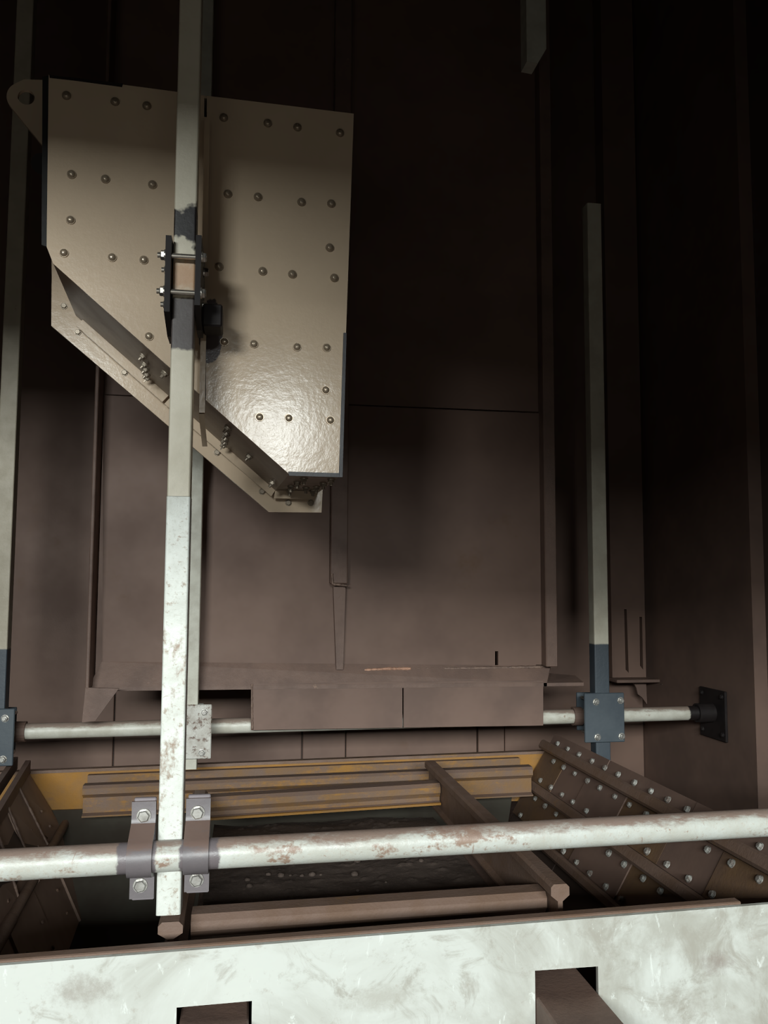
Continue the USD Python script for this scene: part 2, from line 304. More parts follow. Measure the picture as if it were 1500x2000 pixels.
# ledge and torn plates right of the bulkhead
rl = Thing("wall_ledge", "narrow brown ledge with torn plate edges right of the blue-grey clamp", "ledge", aty(1290, 1335, 4.2))
a0, a1 = aty(1205, 1328, 4.2), aty(1395, 1332, 4.2)
a1[0] = min(a1[0], XR - .01)
rl.part("shelf", box([a0[0], 4.2, a0[2] - .016], [a1[0], YB - .005, a0[2]], .003), M["brown_scarred"])
rl.part("torn_plate", plate([(1238, 1334), (1262, 1334), (1264, 1376), (1254, 1362), (1246, 1356), (1243, 1344)], 4.3, .012), M["brown"])
rl.part("torn_plate", plate([(1292, 1336), (1342, 1338), (1342, 1356), (1330, 1352), (1312, 1347), (1298, 1342)], 4.2, .012), M["brown"])
q0, q1 = aty(1196, 1316, 4.3), aty(1262, 1316, 4.3)
f_ = lambda px: [tuple(aty(x, y, 4.3)[[0, 2]]) for x, y in px]
slots = [f_([(1222, 1308), (1228, 1314), (1224, 1190), (1219, 1190)]), f_([(1250, 1300), (1256, 1308), (1254, 1205), (1249, 1205)])]
rl.part("slotted_plate", prism(Polygon([(q0[0], a0[2] + .001), (q1[0], a0[2] + .001), (q1[0], ZC - .01), (q0[0], ZC - .01)], slots), [0, 4.3, 0], X, Z, Yv, 0, .10), M["brown_wall"])

# ------------------------------------------------------------------ right wall edge, pipe flange
XPX = lambda x, Y: aty(x, 1400, Y)[0]
YPI = 3.70
# rear pipe
ra, rb = aty(-40, 1431, YPI), aty(1380, 1392, YPI)
slope = (rb - ra) / (rb[0] - ra[0])
pa, pb = ra + slope * (XL - ra[0]), ra + slope * (XR - .012 - ra[0])
gx = aty(1342, 1392, YPI)[0]
M["rear_pipe"] = material("rear_pipe_paint", srgb(206, 204, 192), srgb(184, 180, 166), 10, 0.45, wear=srgb(150, 130, 112), wear_lo=0.60, wear_hi=0.68, wscale=12, wstretch=(.5, 1, 1), dust=srgb(132, 110, 98), dust_amt=0.85, bands=[(0, gx, 9.0, BLACKP, .01)], bump=0.2)
rp = Thing("pipe_rail", "worn white rear pipe passing behind the brown skirt with black painted end", "pipe", [0.3, YPI, pa[2] - .03])
rp.part("pipe", tube_between(pa, pb, .031, 40), M["rear_pipe"], smooth=30)
fz = pb[2]
fg = Thing("pipe_flange", "black square flange plate on the right wall holding the pipe end", "flange", [XR, YPI, fz - .1])
fg.part("flange_plate", box([XR - .013, YPI - .11, fz - .115], [XR - .001, YPI + .11, fz + .105], .003), M["black"])
fg.part("socket", trimesh.creation.annulus(.0325, .042, segment=np.array([[XR - .09, YPI, fz], [XR - .012, YPI, fz]]), sections=28), M["black"], smooth=30)
for sy in (-.085, .085):
    for sz in (-.085, .08): fg.part("bolt", hexhead([XR - .013, YPI + sy, fz + sz], [-1, 0, 0], .010, .009), M["black"])

# ------------------------------------------------------------------ rear posts with their clamp plates
def sqtube(lo, hi, wall=.004, r=.006):
    """A square tube along z: an outer rounded square with a bore."""
    (x0, y0, z0), (x1, y1, z1) = lo, hi
    outer = Polygon([(x0, y0), (x1, y0), (x1, y1), (x0, y1)]).buffer(-r).buffer(r, quad_segs=3)
    m = trimesh.creation.extrude_polygon(Polygon(outer.exterior, [outer.buffer(-wall).exterior]), z1 - z0, engine="earcut"); m.apply_translation([0, 0, z0]); return m
def rear_post(name, label, x, w, ytop, ybot, zp, mat, d=.062):
    y0 = 3.56
    z1 = aty(x, ytop, y0)[2]; z0 = 0.0 if ybot is None else aty(x, ybot, y0)[2]; xc = aty(x, 1300, y0)[0]
    t = Thing(name, label, "post", [xc, y0, z0], "rear posts")
    t.part("tube", sqtube([xc - w / 2, y0, z0], [xc + w / 2, y0 + d, z1]), mat, smooth=20)
    return t, xc, z0, z1
zprim = aty(1175, 1258, 3.56)[2]
M["right_post"] = material("right_post_paint", srgb(196, 190, 172), srgb(180, 172, 154), 9, 0.5, wear=srgb(140, 120, 104), wear_lo=0.66, wear_hi=0.72, wscale=12, wstretch=(1, 1, .4), bands=[(2, -1.0, zprim, BLUEP, .002)], bump=0.2)
zpl = aty(5, 1268, 3.56)[2]
M["left_post"] = material("left_post_paint", srgb(184, 174, 154), srgb(170, 160, 140), 9, 0.5, wear=srgb(140, 120, 104), wear_lo=0.66, wear_hi=0.72, wscale=12, wstretch=(1, 1, .4), bands=[(2, -1.0, zpl, BLUEP, .003)], bump=0.2)
pR, xR, *_ = rear_post("square_post", "dull white rear post at right with blue-grey painted foot", 1176, .066, 398, None, 0, M["right_post"])
pL, xLp, *_ = rear_post("square_post", "dull white rear post at the left picture edge under the lifting lug", -5, .066, -260, 1470, 0, M["left_post"])
pM, xM, *_ = rear_post("square_post", "dull white rear post half hidden behind the front post", 372, .066, -260, 1503, 0, M["rear_white"])
def clamp_plate(label, corners, bolts, mat, boltm, xc, group="rear clamps"):
    (x0, y0), (x1, y1) = corners; Yc = 3.545
    a, b = aty(x0, y1, Yc), aty(x1, y0, Yc)
    t = Thing("clamp_plate", label, "clamp plate", [(a[0] + b[0]) / 2, Yc, a[2]], group)
    t.part("face_plate", box([a[0], Yc, a[2]], [b[0], Yc + .012, b[2]], .003), mat)
    back = t.part("back_plate", box([a[0] + .04, 3.735, a[2] + .02], [b[0] - .04, 3.747, b[2] - .02], .003), mat)
    for bx, by in bolts:
        p = aty(bx, by, Yc); t.part("bolt", hexhead(p, [0, -1, 0], .0125, .012, stud=(.007, .02)), boltm)
        t.part("shank", tube_between(p, p + [0, .16, 0], .007, 10), boltm)
    zc_ = (pa + slope * (xc - pa[0]))[2]
    for s in (-1, 1):   # cradle lugs that hug the pipe on both sides of the post
        xx = xc + s * .062
        arc = [(YPI + .040 * math.cos(t_), zc_ + .040 * math.sin(t_)) for t_ in np.linspace(math.radians(60), math.radians(300), 14)]
        arc2 = [(YPI + .032 * math.cos(t_), zc_ + .032 * math.sin(t_)) for t_ in np.linspace(math.radians(300), math.radians(60), 14)]
        t.part("cradle", prism(Polygon(arc + arc2), [xx - .02, 0, 0], Yv, Z, X, 0, .04), M["brown"])
    return t
clamp_plate("blue-grey clamp plate with four bolts on the right rear post", ((1143, 1353), (1219, 1451)), [(1164, 1371), (1212, 1368), (1167, 1440), (1214, 1438)], M["blue_primer"], M["zinc"], xR)
clamp_plate("blue-grey clamp plate cut off by the left picture edge", ((-46, 1384), (29, 1498)), [(10, 1403), (6, 1483), (-32, 1404), (-33, 1484)], M["blue_primer"], M["zinc"], xLp)
clamp_plate("mottled grey clamp plate half hidden behind the front post", ((338, 1376), (414, 1484)), [(399, 1391), (394, 1470), (352, 1393), (350, 1472)], M["mottled"], M["zinc"], xM)

# ------------------------------------------------------------------ front post
YQ = 2.03
zj = aty(350, 969, YQ)[2]
zbot = aty(328, 1788, YQ)[2]
x0p, x1p = aty(304, 1780, YQ)[0], aty(353, 1780, YQ)[0]
zz = lambda y: aty(360, y, YQ)[2]
M["post_up"] = material("front_post_upper_paint", srgb(212, 204, 184), srgb(200, 192, 172), 7, 0.5, wear=srgb(150, 128, 108), wear_lo=0.68, wear_hi=0.74, wscale=12, wstretch=(1, 1, .5), bands=[(2, zz(474), zz(402), BLACKP, .065, .008, 20), (2, zz(683), zz(582), srgb(74, 66, 64), .008), (2, zz(566), zz(508), srgb(186, 150, 118), .02, .02, 60)], bump=0.15)
fpst = Thing("square_post", "tall square white front post crossing in front of the riveted box", "post", [(x0p + x1p) / 2, YQ + .03, zbot])
fpst.part("tube", sqtube([x0p, YQ, zbot], [x1p, YQ + .06, zj - .0008]), M["tube_white"], smooth=20)
fpst.part("tube", sqtube([x0p + .0008, YQ + .0008, zj], [x1p - .0008, YQ + .0592, ZC - .002]), M["post_up"], smooth=20)
fpst.part("end_cap", box([x0p + .004, YQ + .004, zbot - .0005], [x1p - .004, YQ + .056, zbot + .004]), M["tube_white"])

# ------------------------------------------------------------------ front pipe with its two saddle clamps
YR = 1.998
fa, fb = aty(0, 1690, YR), aty(1500, 1606, YR)
fs = (fb - fa) / (fb[0] - fa[0])
RAD = .0325
on = lambda x: fa + fs * (x - fa[0])
xa, xb_, xc_, xd = (aty(q, 1680, YR)[0] for q in (232, 306, 352, 428))
M["rod"] = material("bright_rod", srgb(220, 214, 204), None, 30, 0.22, metal=0.9, bump=0.05)
M["front_pipe"] = material("front_pipe_paint", srgb(202, 205, 198), srgb(190, 190, 180), 10, 0.4, fine=srgb(190, 184, 172), scratch=(srgb(158, 132, 116), (4, 1, 1)), wear=srgb(152, 128, 112), wear_lo=0.56, wear_hi=0.63, wscale=10, wstretch=(.55, 1, 1), ramp2=(srgb(160, 136, 120), 34, 0.64, 0.7), dust=srgb(136, 112, 100), dust_amt=0.9, bands=[(0, xa, xb_, srgb(112, 104, 106), .01, .003), (0, xc_, xd, srgb(112, 104, 106), .01, .003)], bump=0.25, bscale=70)
fr = Thing("pipe_rail", "worn white pipe crossing the whole front above the white barrier plate", "pipe", [0.3, YR, on(0.3)[2] - RAD])
fr.part("pipe", tube_between(on(XL), on(XR + .05), RAD, 48), M["front_pipe"], smooth=30)
def saddle(x0, x1, label, bolts, ztop_px, zbot_px):
    xm = (x0 + x1) / 2; c = on(xm); yb = YQ + .012
    zt, zb = aty(*ztop_px, yb)[2], aty(*zbot_px, yb)[2]
    t = Thing("pipe_clamp", label, "pipe clamp", [xm, yb, zb], "front pipe clamps")
    th, R = .008, RAD + .001
    yf = yb - th
    arcs = lambda r: [(YR - r * math.cos(q), c[2] + r * math.sin(q)) for q in np.linspace(math.radians(64), math.radians(-64), 22)]
    outer = [(yf, zt), (yf, c[2] + R + .040), (yf - .004, c[2] + R + .030)] + arcs(R + th) + [(yf - .004, c[2] - R - .014), (yf, c[2] - R - .02), (yf, zb)]
    inner = [(yb, zb), (yb, c[2] - R - .016), (yb - .003, c[2] - R - .008)] + arcs(R)[::-1] + [(yb - .003, c[2] + R + .024), (yb, c[2] + R + .036), (yb, zt)]
    t.part("strap", prism(Polygon(outer + inner).buffer(0), [x0, 0, 0], Yv, Z, X, 0, x1 - x0), M["clamp_grey"], smooth=25)
    t.part("back_plate", box([x0 + .004, yb + .0005, zb - .006], [x1 - .0005, yb + .0125, zt + .006], .002), M["clamp_back"])
    for b in bolts:
        t.part("bolt", hexhead(aty(*b, yf), [0, -1, 0], .0135, .011), M["zinc"])
    return t
yb_ = YQ + .004
saddle(aty(257, 1590, yb_)[0], aty(304.5, 1590, yb_)[0], "grey saddle clamp on the front pipe left of the front post", [(281, 1593), (274, 1729)], (281, 1564), (274, 1753))
saddle(aty(363, 1590, yb_)[0], aty(411, 1590, yb_)[0], "grey saddle clamp on the front pipe right of the front post", [(386, 1587), (384, 1718)], (386, 1558), (384, 1739))

# ------------------------------------------------------------------ the riveted box
ba = math.radians(3.4)
EX, EY = np.array([math.cos(ba), math.sin(ba), 0]), np.array([-math.sin(ba), math.cos(ba), 0])
BO = aty(385, 550, 2.235); BD = .43
def bpt(x, y, d=0.0): return onplane(x, y, BO + EY * d, EY)
def b2(x, y, d=0.0): p = bpt(x, y, d) - BO; return (float(p @ EX), float(p[2]))
def bplate(px, d0, d1, holes=(), r=0.0):
    return prism(Polygon([b2(*q, d0) for q in px], [[b2(*q, d0) for q in h] for h in holes]), BO, EX, Z, EY, d0, d1)
bc = b2(415, 655)
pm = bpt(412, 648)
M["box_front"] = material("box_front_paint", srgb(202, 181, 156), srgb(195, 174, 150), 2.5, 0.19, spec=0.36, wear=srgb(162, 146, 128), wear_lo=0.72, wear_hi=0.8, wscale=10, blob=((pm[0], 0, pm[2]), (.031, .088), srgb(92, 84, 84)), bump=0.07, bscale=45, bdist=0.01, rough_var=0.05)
bx = Thing("riveted_box", "large beige riveted box with cut lower corner hanging behind the front post", "box", bpt(380, 1000, BD))
P = {"tl": (95, 146), "tm": (400, 187), "tr": (691, 222), "br": (666, 929), "bl": (565, 926), "c1": (104, 515), "c0": (91, 482)}
cutm = (400, 926 - (565 - 400) * (926 - 515) / (565 - 104))
bx.part("face_panel", bplate([P["tl"], (399, 186.5), (398, cutm[1] - 2), P["c1"], P["c0"]], 0, .006), M["box_front"])
bx.part("face_panel", bplate([(404, 187), P["tr"], P["br"], P["bl"], (402, cutm[1] + 2)], 0, .006), M["box_front"])
def slab(p, q, d0, d1, th, inward):
    """A wall running back from the front edge p-q (local 2D), th thick towards inward."""
    p, q, i = np.array(b2(*p)), np.array(b2(*q)), np.array(b2(*inward))
    n = np.array([-(q - p)[1], (q - p)[0]]); n /= np.linalg.norm(n)
    if n @ (i - p) < 0: n = -n
    return prism(Polygon([p, q, q + n * th, p + n * th]), BO, EX, Z, EY, d0, d1)
inw = (400, 450)
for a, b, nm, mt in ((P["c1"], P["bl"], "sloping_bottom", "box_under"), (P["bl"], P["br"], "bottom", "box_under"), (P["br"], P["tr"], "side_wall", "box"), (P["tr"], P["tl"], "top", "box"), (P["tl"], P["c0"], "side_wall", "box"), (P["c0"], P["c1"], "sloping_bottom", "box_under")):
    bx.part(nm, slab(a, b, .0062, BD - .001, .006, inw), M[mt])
fl_px = [(97, 165), (101, 540), (100, 636), (525, 1000), (628, 1001), (630, 960), (640, 240)]
bx.part("flange", bplate(fl_px, BD, BD + .012), M["box"])
lug = Point(b2(48, 196, BD)).buffer(.0475, 32).union(Polygon([b2(48, 160.5, BD), b2(100, 162, BD), b2(100, 288, BD), b2(84, 288, BD)])).convex_hull
lug = lug.difference(Point(b2(53, 195, BD)).buffer(.0235, 24))
bx.part("lifting_lug", prism(lug, BO, EX, Z, EY, BD - .015, BD), M["box"])
bx.part("boss", tube_between(bpt(82, 320, BD - .05), bpt(82, 320, BD), .03, 20), M["black"], smooth=30)
bx.part("edge_strip", bplate([(83, 150), (96, 147), (92, 482), (81, 478)], .02, .03), M["gap_shade"])  # dark sheet put where the box edge has only a shadowed gap
# joint lip of the box's own flange, two runs along the slope and one along the bottom
vp = lambda q: b2(*q)
s0, s1, s2 = np.array(b2(*P["c1"])), np.array(b2(*P["bl"])), np.array(b2(*P["br"]))
dn = np.array([-(s1 - s0)[1], (s1 - s0)[0]]); dn /= np.linalg.norm(dn); dn = dn if dn[1] < 0 else -dn
e0, e1 = s0 + (s1 - s0) * .04, s0 + (s1 - s0) * .46
bx.part("joint_lip", prism(Polygon([e0, e1, e1 + dn * .026, e0 + dn * .026]), BO, EX, Z, EY, BD - .034, BD - .022), M["box"])
e0, e1 = s0 + (s1 - s0) * .47, s1
corner = s1 + np.array([-.004, -.020])
bx.part("joint_lip", prism(Polygon([e0, e1, s1 + dn * .024 + [.004, 0], e0 + dn * .026]), BO, EX, Z, EY, BD - .034, BD - .022), M["box"])
bx.part("joint_lip", prism(Polygon([s1, s2 - [.02, 0], s2 - [.02, .024], s1 - [.004, .024]]), BO, EX, Z, EY, BD - .034, BD - .022), M["box"])
bx.part("edge_strip", bplate([(671, 650), (677, 650), (669, 932), (662, 932)], -.004, .004), M["slate"])
bx.part("edge_strip", bplate([(563, 921), (663, 924), (663, 932), (565, 929)], -.004, .004), M["slate"])
bx.part("edge_strip", bplate([(96, 146), (240, 163), (238, 169), (150, 157), (97, 151)], -.003, .004), M["black"])
fin = lambda px, d0, d1: bplate(px, d0, d1)
bx.part("fin", bplate([(399, 228), (410, 230), (400, 806), (389, 806)], -.055, .0), M["box"])
bx.part("fin_tail", hull(np.vstack([[bpt(x, y, d) for x, y in ((388, 808), (399, 808)) for d in (-.055, .03)], [bpt(x, y, d) for x, y in ((395, 872), (405, 872)) for d in (.03, .10)]])), M["box"])
bolts = [(130, 187), (225, 199), (287, 207), (140, 341), (206, 350), (298, 361), (138, 430), (125, 494), (219, 503), (281, 508), (291, 657),
         (437, 230), (523, 241), (581, 249), (664, 260), (445, 379), (504, 385), (589, 395), (647, 398), (644, 484), (428, 521), (513, 530), (571, 536), (653, 543), (438, 668), (496, 672), (580, 678), (638, 679), (636, 762), (507, 815), (564, 817), (645, 821)]
for k, b in enumerate(bolts): bx.part("stud", hexhead(bpt(*b), -EY, .0098, .009, dome=True, turn=k), M["chrome"], smooth=40)
for k, b in enumerate([(125, 598), (152, 649), (243, 728), (424, 884), (512, 960), (563, 982), (607, 982)]): bx.part("nut", hexhead(bpt(*b, BD), -EY, .0085, .008, turn=k), M["nut_dull"])
def on_edge(p, q, t, d, r=.0095):     # bolts on the underside
    a, b = np.array(b2(*p)), np.array(b2(*q)); c = a + (b - a) * t
    n = np.array([-(b - a)[1], (b - a)[0]]); n /= np.linalg.norm(n); n = n if n[1] < 0 else -n
    bx.part("stud", hexhead(BO + c[0] * EX + c[1] * Z + EY * d, n[0] * EX + n[1] * Z, r, .010, stud=(.005, .018), turn=t * 9), M["nut_dull"])
for t, d in ((.36, .14), (.36, .23), (.36, .29), (.36, .35), (.36, .40), (.46, .11), (.74, .1), (.74, .19), (.74, .27), (.74, .34), (.74, .40), (.85, .22), (.975, .30)): on_edge(P["c1"], P["bl"], t, d)
for t, d in ((.35, .08), (.3, .17), (.25, .27), (.3, .37), (.9, .08), (.85, .18), (.8, .27), (.82, .37), (.6, .3)): on_edge(P["bl"], P["br"], t, d)

# ------------------------------------------------------------------ clamp that ties the front post to the box
cl = Thing("post_clamp", "black two-plate clamp with long bolts tying front post to riveted box", "clamp", aty(362, 600, YQ))
for (a, b, sgn) in (((324, 463), (336.5, 612), -1), ((388.5, 463), (402, 600), 1)):
    p, q = aty(a[0], a[1], 2.012), aty(b[0], b[1], 2.012)
    if sgn < 0: q[0] = x0p - .0006; p[0] = q[0] - .013
    else: p[0] = x1p + .0006; q[0] = p[0] + .013
    prof = [(2.0, p[2]), (2.165, p[2]), (2.165, q[2] - .03), (2.10, q[2] - .03), (2.0, q[2] + .0)]
    cl.part("side_plate", prism(Polygon(prof), [p[0], 0, 0], Yv, Z, X, 0, q[0] - p[0]), M["black"])
for yy, Yb, lab in ((501, 2.012, 0), (571, 2.012, 0), (501, 2.108, 1), (571, 2.108, 1)):
    z = aty(360, yy, 2.012)[2]
    xl, xr = x0p - .032, x1p + .020
    bpath = cl.part("bolt", tube_between([xl, Yb, z], [xr, Yb, z], .0062, 12), M["rod"], smooth=30)
    cl.part("nut", hexhead([x0p - .0136, Yb, z], [-1, 0, 0], .0115, .012, turn=.2), M["rod"], parent=bpath)
    cl.part("bolt_head", hexhead([x1p + .0136, Yb, z], [1, 0, 0], .0115, .012, turn=.5), M["rod"], parent=bpath)
p, q = aty(390, 594, 2.1), aty(434, 640, 2.1)
cl.part("lug_block", box([x1p + .014, 2.09, q[2]], [q[0], 2.175, p[2]], .004), M["black"])

# ------------------------------------------------------------------ hanging beam, upper right
hb = Thing("hanging_beam", "dim white beam end hanging from the dark ceiling at top right", "beam", aty(1045, 125, 3.0))
b0, b1 = aty(1029, 124, 3.0), aty(1067, 95, 3.0)
prof = [(b0[0], aty(1029, 120, 3.0)[2]), (aty(1050, 124, 3.0)[0], aty(1050, 124, 3.0)[2]), (b1[0], b1[2]), (b1[0], ZC - .002), (b0[0], ZC - .002)]
hb.part("tube", prism(Polygon(prof), [0, 3.0, 0], X, Z, Yv, 0, .07), M["rear_white"])

# ------------------------------------------------------------------ white barrier plate and beams through it
YW = 1.90
zc0, zc1 = aty(0, 1886, YW), aty(1500, 1766, YW)
slp = (zc1[2] - zc0[2]) / (zc1[0] - zc0[0])
ztop = lambda x: zc0[2] + slp * (x - zc0[0])
h1 = [aty(x, y, YW) for x, y in ((345, 1968), (492, 1955))]; h2 = [aty(x, y, YW) for x, y in ((1045, 1896), (1168, 1887.5))]
bz = aty(1047, 1946, YW)[2]                       # top of the beams
hl = lambda h: [(h[0][0], h[0][2]), (h[1][0], h[1][2]), (h[1][0], bz - .085), (h[0][0], bz - .085)]
wp = Polygon([(XL, 0.0), (XR, 0.0), (XR, ztop(XR)), (XL, ztop(XL))], [hl(h1), hl(h2)])
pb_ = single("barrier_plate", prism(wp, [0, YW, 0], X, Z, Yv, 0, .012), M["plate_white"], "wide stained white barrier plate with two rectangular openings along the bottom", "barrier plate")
for h, lab, ins in ((h1, "brown flat beam through the left opening of the white plate", .006), (h2, "brown flat beam through the right opening of the white plate", .0015)):
    t = Thing("support_beam", lab, "beam", [(h[0][0] + h[1][0]) / 2, 1.2, bz - .08], "beams through the barrier plate")
    xs0, xs1 = h[0][0] + ins, h[1][0] - ins
    outer = box([xs0, 0.75, bz - .08], [xs1, 3.2, bz], .004)
    t.part("tube", outer, M["brown_scarred"])
    t.part("leg", box([xs0 + .01, .76, 0], [xs1 - .01, .84, bz - .08], .004), M["brown_scarred"])
    t.part("leg", box([xs0 + .01, 3.1, 0], [xs1 - .01, 3.18, bz - .08], .004), M["brown_scarred"])
# brown lip bar lying along the plate's back edge
xe = aty(1430, 1757, 1.95)[0]
lipm = hull([[x, y, ztop(x) + dz] for x in (XL + .01, xe) for y, dz in ((1.9135, -.010), (1.9135, .003), (1.917, .005), (1.940, .005), (1.943, .002), (1.943, -.010))])
single("lip_bar", lipm, M["rail_steel"], "brown flat bar along the top edge of the white barrier plate", "bar")

# ------------------------------------------------------------------ hopper
ZR = .965                                         # rail tops
YRIM = 3.83
rl0, rl1 = aty(70, 1505, YRIM), aty(1072, 1466, YRIM)
xh0, xh1 = rl0[0], rl1[0]
zr = lambda x: rl0[2] + (rl1[2] - rl0[2]) * (x - xh0) / (xh1 - xh0)
hp = Thing("hopper_wall", "rusty ochre rear wall of the hopper with brown top edge", "hopper wall", [.3, YRIM, .3])
xx0, xx1 = -1.05, xh1 + .02
hp.part("wall_plate", hull([[x, y, z] for x in (xx0, xx1) for y in (YRIM, YRIM + .012) for z in (.75, zr(x) - .012)]), M["ochre"])
hp.part("edge_bar", hull([[x, y, zr(x) + dz] for x in (xx0, xx1) for y in (YRIM - .006, YRIM + .03) for dz in (-.012, 0)]), M["rail_steel"])
i0, i1 = aty(172, 1512, YRIM - .02), aty(1014, 1478, YRIM - .02)
hp.part("inner_bar", hull([[x, y, zr(x) - .022 + dz] for x in (i0[0], i1[0]) for y in (YRIM - .03, YRIM) for dz in (-.040, 0)]), M["rusty"])
hp.part("slope_plate", hull([[x, y + dy, z] for y, z, xs in ((YRIM - .01, .78, (-.86, 1.18)), (YRIM - .62, .12, (-.5, .86))) for x in xs for dy in (0, .015)]), M["worn"])

def rail_x(name, label, xa, xb, yc, zt0, zt1, w, h, tot, mat, web=.02):
    """A rail lying along x: the head profile runs in (y, z)."""
    prof = rail_profile(0, 0, w, h, web, tot)
    m = prism(Polygon(prof), [xa, yc, 0], Yv, Z, X, 0, xb - xa)
    v = np.array(m.vertices); v[:, 2] += zt0 + (zt1 - zt0) * (v[:, 0] - xa) / (xb - xa)
    return trimesh.Trimesh(v, m.faces, process=False)
def rail_thing(label, mesh_head, mat, extra=None):
    b = mesh_head.bounds; t = Thing("grizzly_rail", label, "rail", [b.mean(0)[0], b.mean(0)[1], b[0][2]], "grizzly rails over the hopper")
    t.part("rail", mesh_head, mat); return t
# rail running the full width next to the rear wall
j0, j1 = atz(165, 1531, ZR), atz(1035, 1494, ZR)
Y2 = 3.64
k0, k1 = aty(164, 1532, Y2), aty(1036, 1495, Y2)
rail_thing("long brown rail lying in front of the ochre hopper rear wall", rail_x("r", "", k0[0], k1[0], Y2, k0[2], k1[2], .066, .05, .12, M["rusty"]), M["rusty"])
Y3 = 3.36
k0, k1 = aty(391, 1555, Y3), aty(856, 1526, Y3)
r3 = rail_x("r", "", k0[0], k1[0], Y3, k0[2], k1[2], .08, .052, k0[2] - .846, M["rusty"], .05)
t = rail_thing("thick ochre and brown rail between the two lengthwise rails at the back", r3, M["rusty"])
zf = lambda x: k0[2] + (k1[2] - k0[2]) * (x - k0[0]) / (k1[0] - k0[0])
t.part("foot_flange", hull([[x, y, zf(x) + dz] for x in (k0[0], k1[0]) for y in (Y3 - .048, Y3 + .05) for dz in (.846 - k0[2], .854 - k0[2])]), M["ochre"])
Y4 = 2.16
k0, k1 = aty(375, 1778, Y4), aty(1058, 1733, Y4)
rail_thing("thick brown rail across the front between the two lengthwise rails", rail_x("r", "", k0[0], k1[0], Y4, k0[2], k1[2], .078, .052, k0[2] - .846, M["rail_steel"], .05), M["rail_steel"])
# lengthwise rails
zl = aty(333, 1801, 2.04)[2]; xl_ = aty(333, 1801, 2.04)[0]
rail_thing("lengthwise brown rail whose end shows below the front post", extrude_y(rail_profile(xl_, zl, .054, .037, .012, zl - .84), 2.04, 3.30), M["rail_steel"])
zr_ = aty(1091, 1727, 2.06)[2]; xr_ = aty(1094, 1727, 2.06)[0]
rail_thing("lengthwise brown rail running diagonally back from the right front corner", extrude_y(rail_profile(xr_, zr_, .046, .040, .012, zr_ - .84), 2.06, 3.56), M["rail_steel"])

# caked floor between the rails
g = np.random.default_rng(3)
nx, ny = 110, 160
bx0, bx1, by0, by1 = xl_ + .05, xr_ - .035, 2.0, 3.34
gx_, gy_ = np.meshgrid(np.linspace(bx0, bx1, nx), np.linspace(by0, by1, ny), indexing="ij")
hh = .824 + .012 * (meshkit.fbm(np.stack([gx_ * 6, gy_ * 6, 0 * gx_], -1), 4, 5) - .5) * 2 + .006 * np.clip(meshkit.fbm(np.stack([gx_ * 38, gy_ * 38, 0 * gx_], -1), 3, 9) - .62, 0, 1) * 4
vv = np.stack([gx_, gy_, hh], -1).reshape(-1, 3)
ii, jj = np.meshgrid(np.arange(nx - 1), np.arange(ny - 1), indexing="ij"); q = ii * ny + jj
ff = np.vstack([np.stack([q, q + ny, q + ny + 1], -1).reshape(-1, 3), np.stack([q, q + ny + 1, q + 1], -1).reshape(-1, 3)])
top = trimesh.Trimesh(vv, ff, process=False)
base_ = box([bx0, 2.7, bz + .001], [bx1, by1, .80])
lumps = [top, base_]
for k in range(34):
    r = g.uniform(.004, .012); p = [g.uniform(bx0 + .05, bx1 - .1), g.uniform(2.25, 3.25)]
    s = trimesh.creation.icosphere(2, 1.0); s.vertices *= (1 + .5 * (meshkit.fbm(s.vertices * 2.2 + k, 3, k) - .5))[:, None] * [r, r * g.uniform(.7, 1.2), r * .7]
    i, j = int((p[0] - bx0) / (bx1 - bx0) * (nx - 1)), int((p[1] - by0) / (by1 - by0) * (ny - 1))
    s.apply_translation([p[0], p[1], hh[i, j] + r * .25]); lumps.append(s)
single("caked_dirt", trimesh.util.concatenate(lumps), M["debris"], "dark caked dirt with lumps filling the bay between the rails", "dirt", kind="stuff", smooth=True)

# right liner: bolted wear plates on a slope, cross-section found at the rear end and run along y
def cs(t): p = aty(1065 - 35 * t, 1465 + 65 * t, YRIM - .02); return np.array([p[0], p[2]])
SD = cs(1) - cs(0); SL = np.linalg.norm(SD); SD /= SL; SN = np.array([SD[1], -SD[0]]); SN = SN if SN[1] > 0 else -SN
YN0 = 1.966
rw = Thing("hopper_liner", "sloping brown hopper side at right lined with bolted wear plates and bars", "hopper liner", [cs(1)[0], 2.9, cs(2.3)[1]])
def strip(t0, t1, h0, h1, y0, y1, ch=0.0):
    a, b = cs(t0), cs(t1); c = ch
    prof = [a + SN * h0, b + SN * h0, b + SN * (h1 - c), b + SN * h1 - SD * c, a + SN * h1 + SD * c, a + SN * (h1 - c)]
    return extrude_y([tuple(v) for v in (prof if c else [prof[0], prof[1], b + SN * h1, a + SN * h1])], y0, y1)
rw.part("backing_plate", strip(-.5, 3.6, -.03, -.012, YN0, YRIM - .015), M["dark_wall"])
for t0, t1, y1 in ((-.22, .03, YRIM - .01), (.86, 1.1, YRIM - .05), (1.86, 2.08, YRIM - .3)):
    rw.part("bar", strip(t0, t1, -.002, .034, YN0, y1, .008), M["rail_steel"])
for (t0, t1, edges, mats) in ((-.50, -.225, (YN0, 2.55, 3.2, YRIM - .03), ("brown", "brown", "brown")), (.035, .855, (YN0, 2.32, 2.60, 2.95, 3.30, 3.55, YRIM - .02), ("liner_rust", "brown", "liner_rust", "brown", "brown", "liner_rust")),
                            (1.105, 1.855, (YN0, 2.30, 2.72, 3.12, YRIM - .02), ("brown", "liner_rust", "brown", "liner_rust")), (2.085, 3.5, (YN0, 2.6, 3.2, YRIM - .3), ("dark_wall", "dark_wall", "dark_wall"))):
    for k in range(len(edges) - 1):
        rw.part("liner_plate", strip(t0, t1, -.012, rng.choice((-.001, .001, .003)), edges[k] + .0015, edges[k + 1] - .0015), M[mats[k]])
